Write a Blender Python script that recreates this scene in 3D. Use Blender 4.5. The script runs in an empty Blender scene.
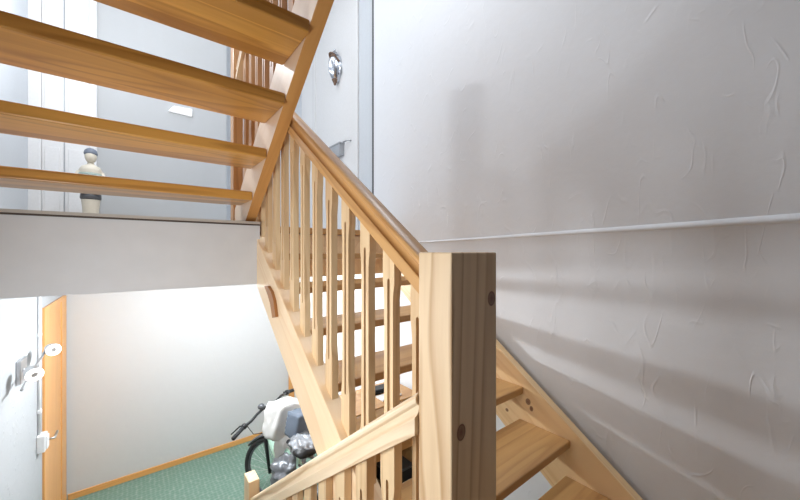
import bpy, bmesh, math, random
from mathutils import Vector, Matrix, noise as mnoise
random.seed(7)
C = bpy.context.scene.collection
H = 2.5                                   # eye height above the carpeted hall floor
sc = bpy.context.scene

# ------------------------------------------------------------------ materials
def s2l(c):
    f = lambda v: v/12.92 if v <= .04045 else ((v+.055)/1.055)**2.4
    return tuple(f(v/255) for v in c)+(1,)

class NT:
    def __init__(s, name):
        s.m = bpy.data.materials.new(name); s.m.use_nodes = True
        s.t = s.m.node_tree; s.n = s.t.nodes; s.b = s.n['Principled BSDF']
    def add(s, kind, **kw):
        o = s.n.new(kind)
        for k, v in kw.items():
            if k in o.bl_rna.properties: setattr(o, k, v)
            else: o.inputs[k].default_value = v
        return o
    def link(s, a, b): s.t.links.new(a, b)
    def math(s, op, a, b=None):
        o = s.n.new('ShaderNodeMath'); o.operation = op
        for i, v in enumerate((a, b)):
            if v is None: continue
            if isinstance(v, (int, float)): o.inputs[i].default_value = v
            else: s.link(v, o.inputs[i])
        return o.outputs[0]
    def mix(s, fac, a, b, mode='MIX'):
        o = s.n.new('ShaderNodeMix'); o.data_type = 'RGBA'; o.blend_type = mode
        for i, v in ((0, fac), (6, a), (7, b)):
            if isinstance(v, (int, float)): o.inputs[i].default_value = v
            elif isinstance(v, tuple): o.inputs[i].default_value = v
            else: s.link(v, o.inputs[i])
        return o.outputs[2]
    def ramp(s, src, stops):
        o = s.n.new('ShaderNodeValToRGB'); e = o.color_ramp.elements
        e[0].position, e[0].color = stops[0]; e[1].position, e[1].color = stops[-1]
        for p, c in stops[1:-1]:
            q = e.new(p); q.color = c
        s.link(src, o.inputs[0]); return o.outputs[0]

def plain(name, rgb, rough=.5, metal=0, emit=None, trans=0, bump=0, bscale=60):
    t = NT(name); t.b.inputs['Roughness'].default_value = rough; t.b.inputs['Metallic'].default_value = metal
    tc = t.add('ShaderNodeTexCoord')
    n = t.add('ShaderNodeTexNoise', Scale=bscale, Detail=4.0); t.link(tc.outputs['Object'], n.inputs['Vector'])
    c = s2l(rgb)
    col = t.mix(n.outputs[0], tuple(v*.93 for v in c[:3])+(1,), tuple(min(1, v*1.05) for v in c[:3])+(1,))
    t.link(col, t.b.inputs['Base Color'])
    if bump:
        b = t.add('ShaderNodeBump', Strength=bump, Distance=.01); t.link(n.outputs[0], b.inputs['Height']); t.link(b.outputs[0], t.b.inputs['Normal'])
    if emit:
        t.b.inputs['Emission Color'].default_value = s2l(emit[0]); t.b.inputs['Emission Strength'].default_value = emit[1]
    if trans: t.b.inputs['Transmission Weight'].default_value = trans
    return t.m

SL = math.atan(.719)
def wood(name, axis, light, dark, knots=(), seam=None, rough=.38, rings=11, contrast=.55, band=None, coat=.12):
    """pine / oak with the grain running along axis ('x','z' or a slope angle in the YZ plane)"""
    t = NT(name); t.b.inputs['Roughness'].default_value = rough; t.b.inputs['Coat Weight'].default_value = coat
    t.b.inputs['Coat Roughness'].default_value = .25
    tc = t.add('ShaderNodeTexCoord'); geo = t.add('ShaderNodeNewGeometry')
    rnd = t.add('ShaderNodeObjectInfo')
    off = t.add('ShaderNodeCombineXYZ')
    for i, k in enumerate((7.3, 3.1, 5.7)): t.link(t.math('MULTIPLY', rnd.outputs['Random'], k), off.inputs[i])
    base = tc.outputs['Object']
    if axis == 'x': rot = (0, 0, 0); scl = (.55, 7, 7)
    elif axis == 'z': rot = (0, 0, 0); scl = (7, 7, .55)
    else: rot = (-axis, 0, 0); scl = (7, .55, 7)
    mp1 = t.add('ShaderNodeMapping'); mp1.vector_type = 'POINT'; mp1.inputs['Rotation'].default_value = rot
    t.link(base, mp1.inputs[0])
    add = t.add('ShaderNodeVectorMath'); add.operation = 'ADD'; t.link(mp1.outputs[0], add.inputs[0]); t.link(off.outputs[0], add.inputs[1])
    mp = t.add('ShaderNodeMapping'); mp.inputs['Scale'].default_value = scl; t.link(add.outputs[0], mp.inputs[0])
    n1 = t.add('ShaderNodeTexNoise', Scale=1.0, Detail=1.5, Roughness=.4, Distortion=.35); t.link(mp.outputs[0], n1.inputs['Vector'])
    saw = t.math('FRACT', t.math('MULTIPLY', n1.outputs[0], rings))
    r = t.ramp(saw, [(0, (0, 0, 0, 1)), (.55, (.35, .35, .35, 1)), (.85, (1, 1, 1, 1)), (1, (0, 0, 0, 1))])
    n2 = t.add('ShaderNodeTexNoise', Scale=9.0, Detail=5.0, Roughness=.6); t.link(mp.outputs[0], n2.inputs['Vector'])
    n3 = t.add('ShaderNodeTexNoise', Scale=.9, Detail=1.0); t.link(mp.outputs[0], n3.inputs['Vector'])
    f = t.math('ADD', t.math('MULTIPLY', r, contrast), t.math('MULTIPLY', t.math('SUBTRACT', n2.outputs[0], .5), .55))
    f = t.math('ADD', f, t.math('MULTIPLY', t.math('SUBTRACT', n3.outputs[0], .5), .7))
    L, D = s2l(light), s2l(dark)
    f.node.use_clamp = True
    col = t.mix(f, L, D)
    if seam:                                # glued boards side by side across an axis
        ax, width, amount = seam
        sp = t.add('ShaderNodeSeparateXYZ'); t.link(mp1.outputs[0], sp.inputs[0])
        cell = t.math('FLOOR', t.math('DIVIDE', sp.outputs[ax], width))
        wn = t.add('ShaderNodeTexWhiteNoise'); wn.noise_dimensions = '1D'
        t.link(t.math('ADD', cell, t.math('MULTIPLY', rnd.outputs['Random'], 91)), wn.inputs['W'])
        col = t.mix(t.math('MULTIPLY', wn.outputs['Value'], amount), col, D)
    for (kx, ky, kz, rx, ry, rz) in knots:  # knots at object coordinates
        sub = t.add('ShaderNodeVectorMath'); sub.operation = 'SUBTRACT'; t.link(base, sub.inputs[0]); sub.inputs[1].default_value = (kx, ky, kz)
        dv = t.add('ShaderNodeVectorMath'); dv.operation = 'DIVIDE'; t.link(sub.outputs[0], dv.inputs[0]); dv.inputs[1].default_value = (rx, ry, rz)
        ln = t.add('ShaderNodeVectorMath'); ln.operation = 'LENGTH'; t.link(dv.outputs[0], ln.inputs[0])
        kr = t.ramp(ln.outputs['Value'], [(0, (1, 1, 1, 1)), (.55, (.8, .8, .8, 1)), (.72, (1, 1, 1, 1)), (.8, (.12, .12, .12, 1)), (1, (0, 0, 0, 1))])
        col = t.mix(kr, col, s2l((112, 62, 34)))
    t.link(col, t.b.inputs['Base Color'])
    b = t.add('ShaderNodeBump', Strength=.08, Distance=.004); t.link(f, b.inputs['Height']); t.link(b.outputs[0], t.b.inputs['Normal'])
    return t.m

def plaster(name, rgb, strokes=.5, scale=1.0):
    t = NT(name); t.b.inputs['Roughness'].default_value = .85; t.b.inputs['Specular IOR Level'].default_value = .2
    tc = t.add('ShaderNodeTexCoord')
    v = tc.outputs['Object']
    n2 = t.add('ShaderNodeTexNoise', Scale=16*scale, Detail=6.0, Roughness=.6); t.link(v, n2.inputs['Vector'])
    n4 = t.add('ShaderNodeTexNoise', Scale=3.0*scale, Detail=2.0, Distortion=.6); t.link(v, n4.inputs['Vector'])
    h = t.math('ADD', t.math('MULTIPLY', n2.outputs[0], .22), t.math('MULTIPLY', n4.outputs[0], .7))
    for k, (sc_, ang, w_) in enumerate(((2.6, .9, .010), (3.4, 1.9, .008), (4.5, .5, .009))):
        mp = t.add('ShaderNodeMapping'); mp.inputs['Rotation'].default_value = (ang, 0, 0); mp.inputs['Scale'].default_value = (scale, scale*1.7, scale*.55); mp.inputs['Location'].default_value = (k*3.3, k*1.7, k*2.9)
        t.link(v, mp.inputs[0])
        n1 = t.add('ShaderNodeTexNoise', Scale=sc_, Detail=1.0, Roughness=.5, Distortion=.5); t.link(mp.outputs[0], n1.inputs['Vector'])
        ridge = t.math('ABSOLUTE', t.math('SUBTRACT', n1.outputs[0], .5))
        rr = t.ramp(ridge, [(0, (1, 1, 1, 1)), (w_*.6, (.6, .6, .6, 1)), (w_*2.2, (0, 0, 0, 1))])
        msk = t.add('ShaderNodeTexNoise', Scale=5.5*scale, Detail=1.0); t.link(mp.outputs[0], msk.inputs['Vector'])
        mr = t.ramp(msk.outputs[0], [(.54, (0, 0, 0, 1)), (.68, (1, 1, 1, 1))])
        h = t.math('ADD', h, t.math('MULTIPLY', t.math('MULTIPLY', rr, mr), strokes*.45))
    b = t.add('ShaderNodeBump', Strength=.34, Distance=.012); t.link(h, b.inputs['Height']); t.link(b.outputs[0], t.b.inputs['Normal'])
    c = s2l(rgb)
    t.link(t.mix(n2.outputs[0], tuple(x*.97 for x in c[:3])+(1,), c), t.b.inputs['Base Color'])
    return t.m

def carpet(name):
    t = NT(name); t.b.inputs['Roughness'].default_value = .95; t.b.inputs['Specular IOR Level'].default_value = .1
    tc = t.add('ShaderNodeTexCoord')
    v = t.add('ShaderNodeTexVoronoi', Scale=26.0, Randomness=.35); t.link(tc.outputs['Object'], v.inputs['Vector'])
    n = t.add('ShaderNodeTexNoise', Scale=160.0, Detail=3.0); t.link(tc.outputs['Object'], n.inputs['Vector'])
    r = t.ramp(v.outputs['Distance'], [(.2, s2l((112, 142, 128))), (.55, s2l((134, 156, 144))), (.75, s2l((166, 174, 164)))])
    col = t.mix(t.math('MULTIPLY', n.outputs[0], .55), r, s2l((104, 136, 122)))
    t.link(col, t.b.inputs['Base Color'])
    b = t.add('ShaderNodeBump', Strength=.5, Distance=.006); t.link(n.outputs[0], b.inputs['Height']); t.link(b.outputs[0], t.b.inputs['Normal'])
    return t.m

PL, PD = (236, 213, 176), (196, 154, 102)
TL, TD = (208, 164, 108), (162, 112, 64)
UL, UD = (218, 164, 84), (146, 96, 40)
PSL, PSD = (236, 214, 180), (202, 170, 128)
M = dict(
    wall=plaster('textured plaster', (230, 233, 238), .85, 1.2),
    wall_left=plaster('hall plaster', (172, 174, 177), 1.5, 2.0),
    smooth=plaster('smooth painted plaster', (238, 238, 239), .1),
    upwall=plaster('upper hall paint', (186, 188, 190), .15),
    hallwall=plaster('painted hall plaster', (206, 206, 207), .15),
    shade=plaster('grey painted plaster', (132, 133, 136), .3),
    slab=plain('grey painted concrete', (213, 215, 218), .7, bump=.1, bscale=9),
    carpet=carpet('green carpet'),
    upfloor=plain('grey floor covering', (186, 180, 172), .5),
    darkgap=plain('dark edge strip', (74, 62, 54), .6),
    white=plain('white gloss paint', (228, 228, 229), .3),
    bluewhite=plain('cool white paint', (205, 210, 216), .6),
    post=wood('pine post', 'z', (236, 208, 170), (190, 150, 106), knots=[(.058, -.05, -.112, .018, .02, .023), (-.048, -.05, -.392, .018, .02, .024)], rings=10, contrast=.75),
    pine_z=wood('pine upright', 'z', (231, 202, 160), (180, 134, 86), rings=7, contrast=.45),
    rail_up=wood('pine sloping up', SL, (210, 162, 104), (164, 112, 62), rings=9),
    rail_down=wood('pine sloping down', -math.atan(.75), (240, 219, 188), (194, 152, 104), rings=10, contrast=.6),
    stringer=wood('pine stringer', SL, (246, 220, 184), (224, 182, 136), rings=6, contrast=.4),
    stringer_wall=wood('knotty pine stringer', SL, (240, 206, 158), (208, 160, 106), rings=7, contrast=.45,
                       knots=[(-.025, .472, .312, .03, .019, .022), (-.025, .452, .280, .03, .013, .018), (-.025, .607, .216, .03, .013, .012)]),
    tread=wood('oak tread', 'x', TL, TD, seam=(1, .072, .5), rings=6, contrast=.45),
    tread_up=wood('honey tread', 'x', UL, UD, seam=(1, .072, .6), rings=8, contrast=.6, rough=.34),  # same wood in a darker tone, dim light on the undersides painted in
    stringer_honey=wood('honey stringer', -math.atan(.7), (210, 156, 92), (178, 122, 64), rings=5, contrast=.35),  # same wood toned darker, shade painted in as on the treads
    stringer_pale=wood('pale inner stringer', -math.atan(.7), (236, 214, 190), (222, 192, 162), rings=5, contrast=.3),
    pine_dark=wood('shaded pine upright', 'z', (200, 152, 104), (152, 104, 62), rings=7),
    cleat=wood('dark cleat', 'z', (168, 112, 60), (128, 80, 40), rings=4),
    baseboard=wood('orange skirting', 'x', (226, 168, 100), (200, 138, 72), rings=5, contrast=.4),
    door_wood=wood('orange door veneer', 'z', (224, 164, 98), (204, 140, 76), rings=6, contrast=.4, rough=.45),
    chrome=plain('brushed steel', (200, 200, 202), .3, 1.0),
    silver=plain('silver metal', (196, 200, 208), .22, 1.0),
    brown=plain('aged bronze', (120, 96, 80), .45, .4),
    black=plain('matt black', (26, 26, 28), .5),
    rubber=plain('tyre rubber', (40, 40, 42), .8),
    darkgrey=plain('dark grey plastic', (84, 86, 90), .45),
    grey_metal=plain('grey coated metal', (178, 181, 186), .4, .3),
    mint=plain('mint paint', (172, 206, 188), .35),
    bagwhite=plain('white cloth', (214, 213, 211), .8, bump=.3, bscale=18),
    bagblue=plain('slate cloth', (96, 106, 120), .75, bump=.3, bscale=25),
    foil=plain('crinkled grey plastic', (150, 153, 158), .25, .15, bump=.4, bscale=22),
    cover=plain('crinkled dark plastic', (112, 115, 120), .3, .1, bump=.5, bscale=18),
    glow=plain('lit lamp', (255, 255, 255), .4, emit=((255, 250, 244), 1.1)),
    lens=plain('lamp centre', (150, 150, 150), .4),
    panel=plain('bright white panel', (250, 250, 250), .5, emit=((255, 255, 255), .35)),  # faint glow that paints the patch of light upstairs
    cream=plain('cream ceramic', (214, 206, 190), .5),
    teal=plain('pale green glaze', (160, 176, 168), .5),
    slate=plain('slate glaze', (112, 120, 134), .5),
)

# ------------------------------------------------------------------ mesh helpers (coordinates relative to the eye)
class MB:
    def __init__(s): s.b = bmesh.new(); s.sm = False
    def box(s, x0, x1, y0, y1, z0, z1, bev=.0):
        g = bmesh.ops.create_cube(s.b, size=1)['verts']
        for v in g:
            v.co = Vector((x0+(v.co.x+.5)*(x1-x0), y0+(v.co.y+.5)*(y1-y0), z0+(v.co.z+.5)*(z1-z0)))
        if bev: s._bev(g, bev)
        return s
    def _bev(s, g, bev, seg=2):
        ed = list({e for v in g for e in v.link_edges})
        bmesh.ops.bevel(s.b, geom=ed, offset=bev, segments=seg, affect='EDGES', profile=.5)
    def prism(s, pts, f, bev=0):
        """pts: polygon in 2-D; f(p, t) -> 3-D for t 0 and 1"""
        a = [s.b.verts.new(f(p, 0)) for p in pts]; b = [s.b.verts.new(f(p, 1)) for p in pts]
        n = len(pts)
        s.b.faces.new(a[::-1]); s.b.faces.new(b)
        for i in range(n): s.b.faces.new((a[i], a[(i+1) % n], b[(i+1) % n], b[i]))
        if bev: s._bev(a+b, bev)
        return s
    def tube(s, pts, r, seg=10, cap=True):
        pts = [Vector(p) for p in pts]; rs = r if isinstance(r, (list, tuple)) else [r]*len(pts)
        rings = []; up = None
        for i, p in enumerate(pts):
            d = (pts[min(i+1, len(pts)-1)]-pts[max(i-1, 0)]).normalized()
            if up is None: up = d.orthogonal().normalized()
            else: up = (up-d*up.dot(d)).normalized()
            w = d.cross(up)
            rings.append([s.b.verts.new(p+(up*math.cos(a)+w*math.sin(a))*rs[i]) for a in [2*math.pi*k/seg for k in range(seg)]])
        for A, B in zip(rings, rings[1:]):
            for k in range(seg): s.b.faces.new((A[k], A[(k+1) % seg], B[(k+1) % seg], B[k]))
        if cap: s.b.faces.new(rings[0][::-1]); s.b.faces.new(rings[-1])
        return s
    def ring(s, c, ax, R, r, seg=40, sub=10, a0=0, a1=2*math.pi, flat=1.0):
        c = Vector(c); ax = Vector(ax).normalized(); z = Vector((0, 0, 1)); e = ax.cross(z).normalized(); z = e.cross(ax)
        full = abs(a1-a0-2*math.pi) < 1e-6; n = seg if full else seg+1; rings = []
        for i in range(n):
            a = a0+(a1-a0)*i/seg; d = e*math.cos(a)+z*math.sin(a)
            rings.append([s.b.verts.new(c+d*(R+r*math.cos(q))+ax*(r*flat*math.sin(q))) for q in [2*math.pi*k/sub for k in range(sub)]])
        for i in range(n if full else n-1):
            A, B = rings[i], rings[(i+1) % n]
            for k in range(sub): s.b.faces.new((A[k], A[(k+1) % sub], B[(k+1) % sub], B[k]))
        if not full: s.b.faces.new(rings[0][::-1]); s.b.faces.new(rings[-1])
        return s
    def lathe(s, c, ax, prof, seg=20):
        c = Vector(c); ax = Vector(ax).normalized(); e = ax.orthogonal().normalized(); w = ax.cross(e); rings = []
        for r, h in prof:
            rings.append([s.b.verts.new(c+ax*h+(e*math.cos(a)+w*math.sin(a))*max(r, 1e-4)) for a in [2*math.pi*k/seg for k in range(seg)]])
        for A, B in zip(rings, rings[1:]):
            for k in range(seg): s.b.faces.new((A[k], A[(k+1) % seg], B[(k+1) % seg], B[k]))
        s.b.faces.new(rings[0][::-1]); s.b.faces.new(rings[-1])
        return s
    def blob(s, c, size, rot=0, amp=.15, freq=4, sq=.5, sub=4, seed=0, tilt=(0, 0)):
        """a soft rounded, crumpled body"""
        g = bmesh.ops.create_icosphere(s.b, subdivisions=sub, radius=1)['verts']
        R = Matrix.Rotation(rot, 3, 'Z') @ Matrix.Rotation(tilt[0], 3, 'X') @ Matrix.Rotation(tilt[1], 3, 'Y')
        for v in g:
            p = v.co.copy(); m = max(abs(p.x), abs(p.y), abs(p.z)); p = p.lerp(p/m, sq)
            n = mnoise.noise(v.co*freq*.6+Vector((seed, 0, 0)))+.5*mnoise.noise(v.co*freq*1.5+Vector((0, seed, 0)))
            p *= 1+amp*n
            v.co = Vector(c)+R @ Vector((p.x*size[0], p.y*size[1], p.z*size[2]))
        return s
    def build(s, name, mat, parent=None, smooth=None, base=None):
        bmesh.ops.recalc_face_normals(s.b, faces=s.b.faces[:])
        me = bpy.data.meshes.new(name); off = Vector((0, 0, 0))
        if parent is not None: off = world_of(parent)
        elif base is not None: off = Vector(base)
        else:
            xs = [v.co for v in s.b.verts]
            lo = [min(c[i] for c in xs) for i in range(3)]; hi = [max(c[i] for c in xs) for i in range(3)]
            off = Vector(((lo[0]+hi[0])/2, (lo[1]+hi[1])/2, lo[2]))
        for v in s.b.verts: v.co -= off
        if smooth:
            for f in s.b.faces: f.smooth = True
        s.b.to_mesh(me); s.b.free()
        o = bpy.data.objects.new(name, me); C.objects.link(o); me.materials.append(M[mat] if isinstance(mat, str) else mat)
        if parent is not None: o.parent = parent
        else: o.location = off
        if smooth == 'auto':
            me.set_sharp_from_angle(angle=math.radians(30))
        return o

def world_of(o):
    p = Vector((0, 0, 0))
    while o is not None: p += o.location; o = o.parent
    return p
def tag(o, label, cat, group=None):
    o['label'] = label; o['category'] = cat
    if group: o['group'] = group
    return o
def thing(name, label, cat, loc, group=None):
    o = bpy.data.objects.new(name, None); o.empty_display_size = .1; C.objects.link(o); o.location = loc
    return tag(o, label, cat, group)
def struct(o): o['kind'] = 'structure'; return o
def B(*a, **k): return MB().box(*a, **k)

# ------------------------------------------------------------------ key levels
FL, LAND, UP, CEIL = -2.5, -1.325, .170, 3.2
XW = 1.81                                   # textured wall of the stairwell
XL, XLU = -.55, -.72                        # left wall: hall, upper floor
YB, YBU = 4.70, 4.25
YS = 2.05                                   # edge of the upper floor slab
BK = -1.0                                   # wall behind the half landing

# ------------------------------------------------------------------ the setting
struct(B(-1.0, 2.2, BK-.2, YB+.2, FL-.2, FL).build('floor', 'carpet'))
struct(B(XLU-.3, .572, YS, YB+.2, -.193, UP-.022).build('floor.001', 'slab'))
struct(B(.572, XW+.3, 2.372, YB+.2, -.193, UP-.004).build('floor.002', 'slab'))
struct(B(XL-.2, XW+.2, BK-.2, .49, LAND-.2, LAND).build('floor.003', 'tread'))
struct(B(XLU-.3, XW+.3, BK-.2, YB+.3, CEIL, CEIL+.2).build('ceiling', 'smooth'))
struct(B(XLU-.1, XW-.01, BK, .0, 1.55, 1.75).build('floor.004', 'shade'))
e = struct(B(XLU, .572, YS-.012, YBU+.1, UP-.014, UP).build('trim_1', 'upfloor'))
struct(B(XLU, .572, YS-.004, YS+.02, UP-.0225, UP-.0135).build('trim_2', 'darkgap'))
# right textured wall, with a shallow plaster ledge at the level of the upper floor
struct(B(XW, XW+.2, BK-.2, 2.70, FL, CEIL).build('wall_right', 'wall'))
led = MB()
prof = [(.0, .030), (-.010, .026), (-.020, .008), (-.024, -.004), (-.018, -.012), (.0, -.016)]
ys = [BK+(2.62-BK)*i/24 for i in range(25)]
rings = []
for y in ys:
    k = max(0, min(1, (1.9-y)/1.9)); w = .3+.5*k
    rings.append([led.b.verts.new((XW+.004+p[0]*(.5+.3*k)+.0015*mnoise.noise(Vector((y*6, 0, 0))), y, .071+.040*k+p[1]*w+.002*mnoise.noise(Vector((y*4, 3, 0))))) for p in prof])
for a, b in zip(rings, rings[1:]):
    for i in range(len(prof)-1): led.b.faces.new((a[i], a[i+1], b[i+1], b[i]))
struct(led.build('trim_3', 'wall', smooth=True))
struct(B(XW+.055, XW+.3, 2.70, YBU+.5, UP-.2, CEIL).build('wall_far_right', 'smooth'))
struct(B(XW-.03, XW+.3, 2.70, YB+.2, FL, -.193).build('wall_hall_right', 'smooth'))
struct(B(XLU-.3, .82, YBU, YBU+.5, UP, CEIL).build('wall_back_upper', 'upwall'))
struct(B(.82, XW+.3, YBU+.38, YBU+.6, UP, CEIL).build('wall_recess', 'bluewhite'))
struct(B(XLU-.2, XLU, BK, YBU, UP-.3, CEIL).build('wall_left_upper', 'bluewhite'))
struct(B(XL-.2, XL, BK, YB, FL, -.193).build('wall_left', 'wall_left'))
struct(B(XL-.2, XW+.3, YB, YB+.2, FL, -.193).build('wall_back', 'hallwall'))
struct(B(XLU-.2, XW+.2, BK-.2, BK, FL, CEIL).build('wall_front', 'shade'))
# skirting boards of the hall
bb = struct(B(XL+.02, 1.70, YB-.016, YB, FL, FL+.062, bev=.004).build('baseboard_back', 'baseboard'))
struct(B(XL, XL+.014, 1.0, 3.60, FL, FL+.06).build('baseboard_left', 'baseboard'))

# wooden door in the hall's left wall
d = struct(MB().box(XL-.03, XL+.006, 3.70, 4.40, FL, -.47).build('door_1', 'door_wood'))
f = struct(MB().box(XL-.03, XL+.014, 3.645, 3.70, FL, -.43, bev=.003).box(XL-.03, XL+.014, 4.40, 4.66, FL, -.43, bev=.003).box(XL-.03, XL+.0135, 3.70, 4.40, -.47, -.43).build('door_frame', 'door_wood', d))
h = MB().tube([(XL+.004, 3.76, -1.47), (XL+.05, 3.76, -1.47), (XL+.05, 3.88, -1.47)], .009).build('door_handle', 'chrome', d, smooth=True)
# wooden door at the hall's back wall, mostly behind the stair
d = struct(MB().box(1.70, 1.775, YB-.025, YB, FL, -.42, bev=.004).build('door_2', 'door_wood'))

# white entrance door on the upper floor (right side)
XD = XW+.055
d = struct(MB().box(XD-.012, XD+.01, 3.13, 4.12, UP, 3.05).build('door_3', 'white'))
MB().box(XD-.03, XD, 3.05, 3.13, UP, 3.13, bev=.004).box(XD-.03, XD, 4.12, 4.20, UP, 3.13, bev=.004).box(XD-.03, XD, 3.13, 4.12, 3.05, 3.13, bev=.004).build('door_frame', 'white', d)
MB().tube([(XD-.012, 3.21, 1.21), (XD-.05, 3.21, 1.21), (XD-.05, 3.32, 1.21)], .009).build('door_handle', 'chrome', d, smooth=True)
# dark strip painting the shadow of a gap, and narrow grey reveal, beside that door
struct(B(XW+.045, XW+.0545, 2.762, 2.80, UP, CEIL).build('trim_4', 'darkgrey'))
struct(B(XW+.045, XW+.0545, 2.80, 3.045, UP, CEIL).build('trim_5', 'bluewhite'))
# white panelled double door on the upper floor (left side)
d = struct(MB().box(-.640, -.506, YBU-.02, YBU, UP, 2.35).box(-.496, -.335, YBU-.02, YBU, UP, 2.35).build('door_4', 'white'))
MB().box(-.7215, -.642, YBU-.05, YBU, UP, 2.42, bev=.006).box(-.333, -.283, YBU-.05, YBU, UP, 2.42, bev=.006).box(-.642, -.333, YBU-.048, YBU, 2.35, 2.42).build('door_frame', 'white', d)
pm = MB()
for x0, x1 in ((-.625, -.53), (-.475, -.35)):
    for z0, z1 in ((UP+.15, UP+.75), (UP+.9, UP+2.0)):
        pm.box(x0, x1, YBU-.027, YBU-.02, z0, z1, bev=.003)
pm.build('door_panel', 'white', d)
B(-.506, -.496, YBU-.012, YBU, UP, 2.35).build('door_gap', 'grey_metal', d)

# ------------------------------------------------------------------ staircase parts
RISE, GO = .187, .26
SM = RISE/GO
N = lambda y: -.951+SM*(y-.79)              # nosing line of the middle flight

def rail(mb, y0, y1, zline, xc, slope):
    """moulded handrail along Y; zline(y) is the height of its underside"""
    half = [(.029, 0), (.030, .0015), (.030, .032), (.0285, .0345), (.0255, .0348), (.0205, .0385), (.0172, .044), (.0165, .050), (.018, .0555), (.0225, .0575), (.0262, .0615), (.0272, .068), (.0245, .0745), (.016, .0795), (0, .082)]
    prof = [(-x, v) for x, v in half]+[(x, v) for x, v in half[-2::-1]]
    c = math.sqrt(1+slope*slope)
    mb.prism(prof, lambda p, t: Vector((xc+p[0], (y0, y1)[t], zline((y0, y1)[t])+p[1]*c)))
    return mb

def baluster(parent, xc, y0, zb, zt, slope, mat='pine_z', w=.057, th=.026):
    """flat board slat, waisted between shoulders, with a slot routed down its middle"""
    y1 = y0+w; ym = (y0+y1)/2
    b = lambda y: zb(y); t = lambda y: zt(y)
    n = .0065; r = .006
    zs0, zs1 = b(ym)+.155, t(ym)-.115        # shoulders
    sl0, sl1 = b(ym)+.13, t(ym)-.085         # slot ends
    L = [(y0, b(y0)), (y0, zs0-.02), (y0+n*.6, zs0+.005), (y0+n, zs0+.03), (y0+n, zs1-.03), (y0+n*.6, zs1-.005), (y0, zs1+.02), (y0, t(y0))]
    R = [(y1, b(y1)), (y1, zs0-.02), (y1-n*.6, zs0+.005), (y1-n, zs0+.03), (y1-n, zs1-.03), (y1-n*.6, zs1-.005), (y1, zs1+.02), (y1, t(y1))]
    mb = MB(); bm = mb.b
    arc0 = [(ym+r*math.cos(a), sl0+r+r*1.6*math.sin(a)) for a in [math.pi+math.pi*k/6 for k in range(7)]]
    arc1 = [(ym+r*math.cos(a), sl1-r+r*1.6*math.sin(a)) for a in [math.pi*k/6 for k in range(7)]]
    # faces of one side: left half (y0..slot) and right half
    leftp = L + [(ym, t(ym))] + arc1[3:] + arc0[:4] + [(ym, b(ym))]
    rightp = [(ym, b(ym))] + arc0[3:] + arc1[:4] + [(ym, t(ym))] + R[::-1]
    for poly in (leftp, rightp):
        A = [bm.verts.new((xc-th/2, p[0], p[1])) for p in poly]; Bv = [bm.verts.new((xc+th/2, p[0], p[1])) for p in poly]
        bm.faces.new(A); bm.faces.new(Bv[::-1])
        k = len(poly)
        for i in range(k):
            j = (i+1) % k
            if abs(poly[i][0]-ym) < 1e-6 and abs(poly[j][0]-ym) < 1e-6: continue
            bm.faces.new((A[i], Bv[i], Bv[j], A[j]))
    bmesh.ops.remove_doubles(bm, verts=bm.verts[:], dist=1e-5)
    return mb.build('baluster', mat, parent)

# ---- middle flight, against the textured wall
mid = thing('stair_flight', 'pale pine open-tread stair flight rising along the textured wall behind the big post', 'staircase', (1.17, 1.4, LAND))
MT = lambda y: .714*y-1.3945                # top of its balustrade stringer
def slope_board(mb, x0, x1, y0, y1, top, h, bev=.004, cuts=None):
    pts = cuts or [(y0, top(y0)-h), (y1, top(y1)-h), (y1, top(y1)), (y0, top(y0))]
    mb.prism(pts, lambda p, t: Vector(((x0, x1)[t], p[0], p[1])), bev=bev); return mb
slope_board(MB(), .556, .622, .592, 2.365, MT, .278).build('stringer', 'stringer', mid)
WT = lambda y: N(y)+.062
sw = slope_board(MB(), 1.716, 1.766, .25, 2.365, WT, .30, cuts=[(.25, LAND+.002), (.492, LAND+.002), (.492, WT(.492)-.42), (2.365, WT(2.365)-.42), (2.365, WT(2.365)), (.25, WT(.25))]).build('stringer', 'stringer_wall', mid)
for k in range(0, 7):
    y = .53+GO*k; z = -1.138+RISE*k
    x0 = .684 if k == 0 else .626
    B(x0, 1.715, y, y+.285, z-.040, z, bev=.006).build('tread', 'tread', mid)
B(.645, 1.715, 2.347, 2.369, -.19, UP-.05, bev=.002).build('riser_board', 'stringer', mid)
B(.645, 1.765, 2.325, 2.371, UP-.045, UP, bev=.006).build('nosing', 'tread', mid)
post = MB().box(.522, .679, .486, .591, LAND, -.003, bev=.0035).build('newel_post', 'post', mid)
# its own origin for the knots: keep mesh data relative to the post
def recentre(o, wc):
    dlt = Vector(wc)-world_of(o); o.data.transform(Matrix.Translation(-dlt)); o.location += dlt
recentre(post, (.6005, .5385, 0))
MR = lambda y: N(y)+.945                    # underside of the middle handrail
rail(MB(), .592, 2.256, MR, .600, SM).build('handrail', 'rail_up', mid, smooth='auto')
for k in range(-1, 12):
    baluster(mid, .600, .770+.130*k, MT, MR, SM)
B(.572, .645, 2.257, 2.335, -.03, 1.25, bev=.004).build('newel_post', 'pine_z', mid)
# small curved cleat on the outside of the stringer, under the slab
def ray(px, py, X):
    u = (px-400)/335; r_ = (.785-.62*u)/(.62+.785*u); dd = X/(.62+.785*u)
    return (r_*X, -(py-251)/335*dd)
pts = [ray(px, py, .541) for px, py in ((264, 286), (267.5, 286), (271, 292), (273.5, 301), (275.5, 317), (272, 318), (270, 303), (267.5, 295))]
MB().prism(pts, lambda p, t: Vector(((.541, .5565)[t], p[0], p[1])), bev=.002).build('cleat', 'cleat', mid)
recentre(sw, (1.741, .55, -.951-.2))

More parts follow.
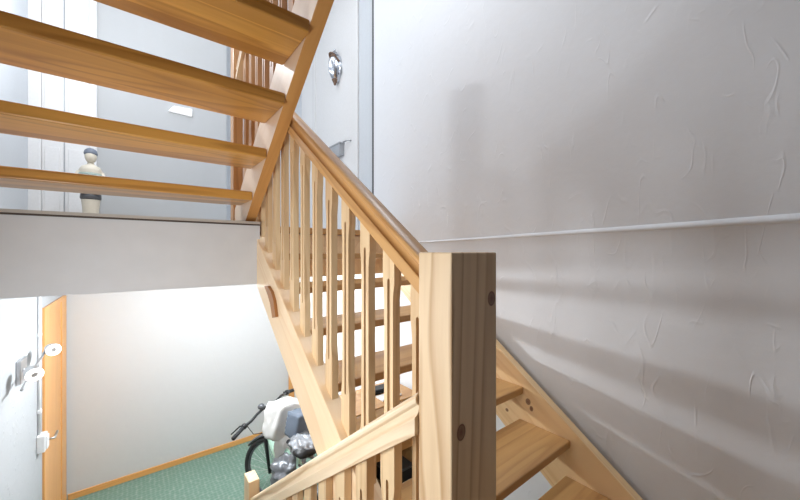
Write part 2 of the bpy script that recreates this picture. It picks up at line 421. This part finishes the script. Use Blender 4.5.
# ---- lower flight, down to the carpeted hall
low = thing('stair_flight', 'lower pine stair flight with moulded handrail and slats leading down to the green carpet', 'staircase', (0, 1.4, FL))
S1 = .75
LR = lambda y: -.452-S1*(y-.62)            # underside of its handrail
LT = lambda y: LR(y)-.83                    # top of its stringer
slope_board(MB(), .505, .554, .592, 2.05, LT, .27).build('stringer', 'stringer', low)
slope_board(MB(), XL+.002, XL+.045, .50, 2.05, LT, .27).build('stringer', 'stringer', low)
for k in range(1, 6):
    yn = .59+.26*k; z = LAND-.196*k
    B(XL+.046, .504, yn-.285, yn, z-.040, z, bev=.006).build('tread', 'tread', low)
rail(MB(), .592, 2.051, LR, .541, S1).build('handrail', 'rail_down', low, smooth='auto')
for k in range(0, 10):
    baluster(low, .541, .693+.1325*k, LT, LR, S1, w=.062)
B(.512, .572, 2.052, 2.160, FL, -1.335, bev=.004).build('newel_post', 'pine_z', low)

# ---- upper flight overhead
upf = thing('stair_flight', 'honey brown stair flight overhead, treads seen from underneath', 'staircase', (0, 1.4, UP))
U = lambda y: .180+.715*(2.12-y)            # underside of its stringers
UT = lambda y: U(y)+.29
cuts = [(2.125, UP+.001), (2.40, UP+.001), (2.40, UT(2.40)), (.02, UT(.02)), (.02, U(.02)), (2.10, U(2.10))]
us = slope_board(MB(), .511, .566, 0, 0, None, 0, cuts=cuts, bev=.003).build('stringer', 'stringer_honey', upf)
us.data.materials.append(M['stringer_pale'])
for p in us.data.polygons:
    if p.normal.x < -.9: p.material_index = 1  # inner side in the paler copy, the light on it painted in
slope_board(MB(), XLU+.003, XLU+.05, 0, 0, None, 0, cuts=cuts, bev=.003).build('stringer', 'stringer_honey', upf)
for k in range(0, 8):
    z = .330+.177*k; yb = 1.965-.26*k
    B(XLU+.051, .510, yb, yb+.29, z-.048, z, bev=.006).build('tread', 'tread_up', upf)
UR = lambda y: UT(y)+.80
rail(MB(), .02, 2.36, UR, .5385, .715).build('handrail', 'rail_down', upf, smooth='auto')
for k in range(0, 17):
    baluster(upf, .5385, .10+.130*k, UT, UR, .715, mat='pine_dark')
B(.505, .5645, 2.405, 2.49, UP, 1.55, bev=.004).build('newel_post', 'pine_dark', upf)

# ------------------------------------------------------------------ bicycle under the stair
bike = thing('bicycle', 'black city bicycle parked under the stair beside the white hall wall', 'bicycle', (1.05, 2.9, FL))
Fh = Vector((1.075, 3.39, FL+.335)); Rh = Vector((1.09, 2.40, FL+.335))
ax1 = Vector((.8, .6, 0)); ax2 = Vector((.99, .126, 0)).normalized()
def wheel(hub, ax):
    t = MB().ring(hub, ax, .305, .024, seg=56).build('wheel', 'rubber', bike, smooth=True)
    MB().ring(hub, ax, .278, .010, seg=56, flat=1.3).build('rim', 'darkgrey', t, smooth=True)
    sp = MB(); e = ax.cross(Vector((0, 0, 1))).normalized(); z = Vector((0, 0, 1))
    for i in range(24):
        a = 2*math.pi*i/24; s_ = .022*(1 if i % 2 else -1); a2 = a+(.5 if i % 4 < 2 else -.5)
        sp.tube([hub+ax*s_+(e*math.cos(a2)+z*math.sin(a2))*.02, hub+(e*math.cos(a)+z*math.sin(a))*.275], .0014, seg=5)
    sp.build('spokes', 'chrome', t)
    MB().lathe(hub-ax*.045, ax, [(.008, 0), (.022, .012), (.014, .02), (.014, .07), (.022, .078), (.008, .09)]).build('hub', 'black', t, smooth=True)
wheel(Fh, ax1); wheel(Rh, ax2)
h1 = Vector((-.6, .8, 0)); crown = Vector((1.02, 3.36, FL+.73)); head = Vector((1.0, 3.285, FL+.93))
fk = MB()
for s_ in (-1, 1): fk.tube([Fh+ax1*s_*.058, crown.lerp(Fh, .45)+ax1*s_*.056, crown+ax1*s_*.052, crown+Vector((0, 0, .02))], [.014, .017, .019, .018])
fk.tube([crown, head], .017); fk.build('fork', 'black', bike, smooth=True)
MB().ring(Fh, ax1, .342, .012, seg=40, a0=-.35, a1=2.5, flat=2.4).build('mudguard', 'darkgrey', bike, smooth=True)
MB().ring(Rh, ax2, .342, .012, seg=40, a0=.5, a1=3.6, flat=2.4).build('mudguard', 'darkgrey', bike, smooth=True)
bb_ = Vector((1.10, 2.86, FL+.30)); st = Vector((1.085, 2.74, FL+.80)); hd0 = crown.lerp(head, .15)
fr = MB().tube([hd0, bb_], .040).tube([bb_, st], .02).tube([crown.lerp(head, .7), st.lerp(bb_, .35)], .022)
for s_ in (-1, 1):
    fr.tube([bb_+ax2*s_*.03, Rh+ax2*s_*.06], .01); fr.tube([st.lerp(bb_, .2)+ax2*s_*.015, Rh+ax2*s_*.06], .009)
fr.build('frame', 'mint', bike, smooth=True)
cr = MB().lathe(bb_+ax2*.05, ax2, [(.085, 0), (.09, .004), (.085, .008)], seg=28).tube([bb_+ax2*.07, bb_+ax2*.075+Vector((0, .1, -.13))], .011)
cr.tube([bb_-ax2*.07, bb_+ax2*.07], .012).tube([bb_-ax2*.07, bb_-ax2*.075+Vector((0, -.1, .13))], .011)
cr.build('crank', 'darkgrey', bike, smooth=True)
hb = [(.645, 3.105, -1.595), (.74, 3.165, -1.555), (.82, 3.205, -1.535), (.88, 3.24, -1.505), (.94, 3.27, -1.485), (1.0, 3.30, -1.485), (1.08, 3.345, -1.48), (1.15, 3.385, -1.455), (1.24, 3.43, -1.455), (1.36, 3.50, -1.475)]
bar = MB().tube(hb, .0125).tube([head-Vector((0, 0, .02)), Vector((1.0, 3.29, -1.50))], .02).build('handlebar', 'black', bike, smooth=True)
for a_, b_ in ((hb[0], hb[1]), (hb[9], hb[8])):
    A_, B_ = Vector(a_), Vector(b_)
    MB().tube([A_, A_.lerp(B_, .05), A_.lerp(B_, .5), B_], [.012, .019, .0165, .018]).build('grip', 'rubber', bar, smooth=True)
    q = B_+(B_-A_)*.12
    MB().tube([q, q+Vector((-.02, .05, -.01)), q+(A_-B_)*.6+Vector((-.04, .075, -.03))], [.008, .007, .005], seg=8).build('brake_lever', 'black', bar, smooth=True)
    MB().lathe(q-(B_-A_).normalized()*.012, (B_-A_), [(.018, 0), (.024, .004), (.024, .03), (.018, .034)]).build('gear_shifter', 'black', bar, smooth=True)
MB().lathe((.925, 3.268, -1.482), (0, 0, 1), [(.01, 0), (.028, .012), (.032, .024), (.027, .04), (.014, .049), (.001, .052)]).build('bell', 'darkgrey', bar, smooth=True)
MB().tube([hb[3], (.80, 3.30, -1.60), (.88, 3.36, -1.74), crown], .004, seg=6).tube([hb[6], (1.02, 3.42, -1.60), (.98, 3.42, -1.75), crown], .004, seg=6).build('cable', 'black', bar, smooth=True)
MB().tube([st, (1.07, 2.70, -1.64)], .014).build('seat_post', 'chrome', bike, smooth=True)
sd = MB()
secs = [(2.53, .075, .030), (2.60, .078, .034), (2.67, .055, .034), (2.74, .026, .028), (2.81, .018, .022)]
rg = []
for y, w, t_ in secs:
    x = 1.075-.06*(y-2.53)/.28
    rg.append([sd.b.verts.new((x+w*math.cos(a), y, -1.615+t_*math.sin(a)*(.6 if math.sin(a) < 0 else 1))) for a in [2*math.pi*k/14 for k in range(14)]])
for A_, B_ in zip(rg, rg[1:]):
    for k in range(14): sd.b.faces.new((A_[k], A_[(k+1) % 14], B_[(k+1) % 14], B_[k]))
sd.b.faces.new(rg[0][::-1]); sd.b.faces.new(rg[-1])
sd.build('saddle', 'black', bike, smooth=True)
# bags and covers on the bicycle
wb = thing('white_bag', 'stuffed white cloth bag hanging below the bicycle handlebar', 'bag', (1.02, 3.10, -1.95))
MB().blob((1.085, 3.13, -1.555), (.185, .10, .165), rot=.45, amp=.10, freq=2.2, sq=.62, seed=3, tilt=(.1, .25)).build('bag_body', 'bagwhite', wb, smooth=True)
MB().blob((1.075, 3.06, -1.80), (.085, .07, .13), rot=.45, amp=.10, freq=3, sq=.6, seed=9, tilt=(.1, -.15)).build('bag_flap', 'bagwhite', wb, smooth=True)
tag(MB().blob((1.135, 2.86, -1.515), (.095, .085, .105), rot=.3, amp=.06, freq=2.0, sq=.85, seed=5, tilt=(.05, .15)).build('pannier_bag', 'bagblue', smooth=True), 'slate blue square bag between the white bag and the saddle', 'bag')
tag(MB().blob((1.09, 2.69, -1.615), (.09, .14, .075), rot=.1, amp=.32, freq=4, sq=.15, seed=11).build('saddle_cover', 'foil', smooth=True), 'crinkled silver grey plastic cover over the bicycle saddle', 'cover')
tag(MB().blob((1.045, 2.86, -1.90), (.13, .15, .13), rot=.5, amp=.42, freq=3.6, sq=.2, seed=21, tilt=(-.5, .4)).build('plastic_sheet', 'cover', smooth=True), 'crumpled dark grey plastic sheet draped low over the bicycle frame', 'sheet')

# ------------------------------------------------------------------ small things
# wall spotlight with two ring heads
lampo = thing('wall_lamp', 'white wall lamp with two lit spotlight heads on the hall wall', 'lamp', (XL, 3.0, -.72))
B(XL, XL+.022, 2.93, 3.07, -.79, -.65, bev=.004).build('wall_plate', 'chrome', lampo)
MB().tube([(XL+.02, 3.0, -.72), (XL+.065, 3.0, -.72)], .012).tube([(XL+.065, 2.70, -.755), (XL+.065, 3.0, -.72), (XL+.075, 3.30, -.665)], .007).build('arm', 'chrome', lampo, smooth=True)
for (c, dr) in (((-.435, 3.22, -.665), (.40, -.9, -.10)), ((-.455, 2.80, -.705), (.42, -.88, -.25))):
    c = Vector(c); dr = Vector(dr).normalized()
    hd = MB().lathe(c-dr*.05, dr, [(.012, -.03), (.02, -.02), (.03, 0), (.040, .04), (.040, .055), (.034, .056)]).build('spot_head', 'chrome', lampo, smooth='auto')
    MB().ring(c+dr*.008, dr, .027, .0125, seg=28).build('bulb', 'glow', hd, smooth=True)
    MB().lathe(c, dr, [(.012, 0), (.014, .006), (.001, .008)]).build('lens', 'lens', hd, smooth=True)
    MB().tube([c-dr*.06, Vector((XL+.066, c.y, c.z-.02))], .006).build('joint', 'chrome', hd, smooth=True)
sw_ = thing('light_switch', 'white surface-mounted light switch beside the wooden hall door', 'light switch', (XL, 3.50, -1.43))
B(XL, XL+.045, 3.44, 3.53, -1.435, -1.315, bev=.006).build('switch_box', 'white', sw_)
B(XL+.045, XL+.056, 3.455, 3.515, -1.42, -1.33, bev=.004).build('rocker', 'white', sw_)
cd = thing('cable_conduit', 'thin white cable conduit running up the hall wall above the light switch', 'conduit', (XL, 3.48, -1.315))
MB().tube([(XL+.009, 3.485, -1.313), (XL+.009, 3.485, -.196)], .009).build('conduit_pipe', 'white', cd, smooth=True)
for z in (-1.15, -.60): B(XL, XL+.022, 3.467, 3.503, z-.012, z+.012, bev=.003).build('clip', 'white', cd)
# patch of light on the upper wall, put in as a glowing panel
tag(MB().prism([(.27, 1.458), (.48, 1.452), (.48, 1.528), (.315, 1.52)], lambda p, t: Vector((p[0], (YBU-.03, YBU)[t], p[1])), bev=.004).build('light_patch', 'panel'), 'narrow white patch of light on the upper floor wall between the treads', 'light patch')
# letter box on the white door
lb = thing('letter_box', 'grey metal letter box on the white upstairs door below the face ornament', 'letter box', (XD-.012, 3.5, 1.05))
B(XD-.075, XD-.012, 3.36, 3.68, 1.08, 1.21, bev=.004).build('box_body', 'grey_metal', lb)
B(XD-.082, XD-.012, 3.35, 3.69, 1.205, 1.222, bev=.003).build('lid', 'grey_metal', lb)
# face ornament
om = thing('face_ornament', 'silver face mask with crown hanging on the white upstairs door', 'ornament', (XD-.012, 3.50, 1.97))
fc = MB()
prof = [(-.20, .015), (-.18, .045), (-.13, .075), (-.06, .093), (.02, .10), (.09, .098), (.14, .08), (.17, .05)]
rows = []
for z, w in prof:
    row = []
    for i in range(15):
        a = math.pi*i/14; c_ = math.cos(a); dp = math.sin(a)**.7
        dep = .15*dp*(w/.1)**.8
        dep += .05*math.exp(-(c_*w/.016)**2)*math.exp(-((z+.03)/.045)**2)         # nose
        dep += .02*math.exp(-(c_*w/.03)**2)*math.exp(-((z+.105)/.014)**2)         # mouth
        dep -= .028*(math.exp(-((c_*w-.04)/.02)**2)+math.exp(-((c_*w+.04)/.02)**2))*math.exp(-((z-.015)/.016)**2)  # eyes
        row.append(fc.b.verts.new((XD-.013-max(dep, 0), 3.50+c_*w, 2.15+z)))
    rows.append(row)
for A_, B_ in zip(rows, rows[1:]):
    for i in range(14): fc.b.faces.new((A_[i], A_[i+1], B_[i+1], B_[i]))
fo = fc.build('face', 'silver', om, smooth=True)
sm = fo.modifiers.new('s', 'SUBSURF'); sm.levels = sm.render_levels = 2
hr = MB()
for j in range(3):
    for i in range(13-j*2):
        a = math.pi*(i+.5)/(13-j*2); rad = .102-.022*j
        hr.lathe((XD-.055-.02*j-.05*math.sin(a), 3.50+rad*math.cos(a), 2.20+.045*j+rad*.75*math.sin(a)), (-1, 0, .2), [(.001, -.02), (.015, -.006), (.015, .006), (.001, .02)], seg=8)
hr.build('curled_hair', 'brown', om, smooth=True)
MB().lathe((XD-.075, 3.50, 2.315), (0, 0, 1), [(.06, 0), (.064, .012), (.045, .03), (.032, .04), (.036, .052), (.02, .065), (.012, .085), (.016, .095), (.001, .12)]).build('crown', 'silver', om, smooth=True)
for s_ in (-1, 1): MB().lathe((XD-.045, 3.50+s_*.103, 2.05), (0, 0, 1), [(.004, -.03), (.012, -.02), (.016, .02), (.018, .07), (.014, .10), (.004, .11)], seg=12).build('ear', 'silver', om, smooth=True)
MB().lathe((XD-.07, 3.50, 1.915), (0, 0, 1), [(.001, -.02), (.016, -.01), (.022, .015), (.04, .05), (.045, .06)]).build('neck_finial', 'brown', om, smooth=True)

om.scale = (.8, .8, .8)
# statuette before the white double door
stt = thing('statuette', 'pale standing figure statuette before the white double door upstairs', 'statuette', (-.30, 3.90, UP))
MB().lathe((-.30, 3.90, UP), (0, 0, 1), [(.085, 0), (.09, .01), (.085, .035), (.07, .045)]).build('pedestal', 'white', stt, smooth='auto')
bd = MB()
bd.lathe((-.30, 3.90, UP+.045), (0, 0, 1), [(.045, 0), (.05, .06), (.055, .15), (.062, .22), (.055, .30), (.048, .34), (.066, .42), (.078, .47), (.06, .505), (.024, .525), (.021, .55)], seg=20)
hd_ = bmesh.ops.create_uvsphere(bd.b, u_segments=18, v_segments=12, radius=1)['verts']
for v in hd_: v.co = Vector((-.30+v.co.x*.040+(.0), 3.89+v.co.y*.044, UP+.635+v.co.z*.054))
bd.tube([(-.365, 3.90, UP+.50), (-.40, 3.88, UP+.41), (-.37, 3.84, UP+.33), (-.32, 3.82, UP+.35)], [.026, .023, .019, .015])
bd.tube([(-.238, 3.90, UP+.50), (-.20, 3.88, UP+.41), (-.235, 3.84, UP+.33), (-.28, 3.82, UP+.34)], [.026, .023, .019, .015])
bd.build('body', 'cream', stt, smooth=True)
MB().lathe((-.30, 3.90, UP+.268), (0, 0, 1), [(.064, 0), (.070, .012), (.068, .045), (.058, .052)]).build('belt', 'darkgrey', stt, smooth=True)
MB().lathe((-.30, 3.895, UP+.652), (0, 0, 1), [(.043, 0), (.046, .012), (.04, .038), (.022, .055), (.001, .06)]).build('cap', 'slate', stt, smooth=True)
MB().lathe((-.30, 3.90, UP+.46), (0, 0, 1), [(.074, 0), (.082, .014), (.079, .03), (.064, .036)]).build('collar', 'teal', stt, smooth=True)

# small things on and under the stair
su = thing('shelf_unit', 'wooden shelf unit standing under the stair against the textured wall', 'shelf', (1.37, 2.16, FL))
SX0, SX1, SY0, SY1, SZ = 1.19, 1.755, 1.985, 2.335, -1.12
for x in (SX0, SX1-.022): B(x, x+.022, SY0, SY1, FL, SZ-.024, bev=.002).build('side_panel', 'tread', su)
B(SX0-.01, SX1, SY0-.012, SY1, SZ-.024, SZ, bev=.003).build('top_board', 'tread', su)
for z in (-1.46, -1.80, -2.15, FL+.06): B(SX0+.023, SX1-.023, SY0+.004, SY1-.012, z-.02, z, bev=.002).build('shelf', 'tread', su)
B(SX0+.023, SX1-.023, SY1-.011, SY1-.002, FL+.06, SZ-.025).build('back_panel', 'tread', su)
cs = thing('glasses_case', 'small flat black case lying on the wooden shelf unit behind the slats', 'case', (1.50, 2.19, SZ))
B(1.42, 1.60, 2.15, 2.23, SZ+.001, SZ+.026, bev=.006).build('case_base', 'black', cs); B(1.42, 1.60, 2.15, 2.23, SZ+.0265, SZ+.040, bev=.005).build('case_lid', 'black', cs)
pp = B(1.44, 1.62, 2.03, 2.12, SZ+.001, SZ+.012, bev=.001).build('paper_stack', 'white'); tag(pp, 'small stack of white paper on the shelf unit beside the black case', 'paper')
bx = thing('storage_box', 'black storage box inside the open shelf unit under the stair', 'box', (1.6, 2.13, -1.80))
B(1.50, 1.72, 2.01, 2.30, -1.799, -1.70, bev=.008).build('box_body', 'black', bx); B(1.495, 1.725, 2.005, 2.305, -1.699, -1.68, bev=.006).build('lid', 'darkgrey', bx)
# ------------------------------------------------------------------ lights
def light(name, kind, loc, power, col=(1, 1, 1), size=.1, rot=None, sy=None):
    l = bpy.data.lights.new(name, kind); l.energy = power; l.color = col
    if kind == 'AREA':
        l.size = size
        if sy: l.shape = 'RECTANGLE'; l.size_y = sy
    else: l.shadow_soft_size = size
    o = bpy.data.objects.new(name, l); C.objects.link(o); o.location = loc
    if rot: o.rotation_euler = rot
    return o
cool = (.93, .97, 1)
light('hall_ceiling_light', 'POINT', (.55, 3.10, -.235), 98, (.91, .965, 1), .03)
light('hall_fill_light', 'AREA', (.7, 3.3, -.20), 14, cool, 1.4, (0, 0, 0))
light('lamp_light', 'POINT', (-.30, 2.95, -.74), .6, (1, .98, .96), .04)
light('upper_hall_light', 'AREA', (.5, 3.2, CEIL-.02), 14, cool, 1.3, (0, 0, 0))
light('upper_spot', 'POINT', (-.25, 3.0, 1.8), 42, cool, .035)
light('well_fill_light', 'AREA', (1.25, 1.3, CEIL-.02), 31, (.87, .94, 1), .7, (0, 0, 0))  # unseen area fill added over the stairwell to lift the right wall
light('stair_fill_light', 'AREA', (-.40, .92, -.30), 14, cool, .6, (0, math.radians(-90), math.radians(20)))  # unseen area fill added beside the stair to brighten post, slats and slab
w = bpy.data.worlds.new('World'); sc.world = w; w.use_nodes = True
w.node_tree.nodes['Background'].inputs[0].default_value = (.9, .95, 1, 1); w.node_tree.nodes['Background'].inputs[1].default_value = .3

cam = bpy.data.cameras.new('Camera'); co = bpy.data.objects.new('Camera', cam); C.objects.link(co)
cam.sensor_width = 36; cam.lens = 335*36/800; cam.clip_start = .02; cam.shift_y = 1/800
co.rotation_euler = (math.radians(90), 0, -math.atan2(.620, .785)); sc.camera = co
for o in sc.objects:
    if o.parent is None: o.location.z += H
sc.view_settings.view_transform = 'Standard'; sc.view_settings.look = 'None'; sc.view_settings.exposure = 0.0
sc.cycles.use_denoising = True; sc.cycles.max_bounces = 10; sc.cycles.diffuse_bounces = 6
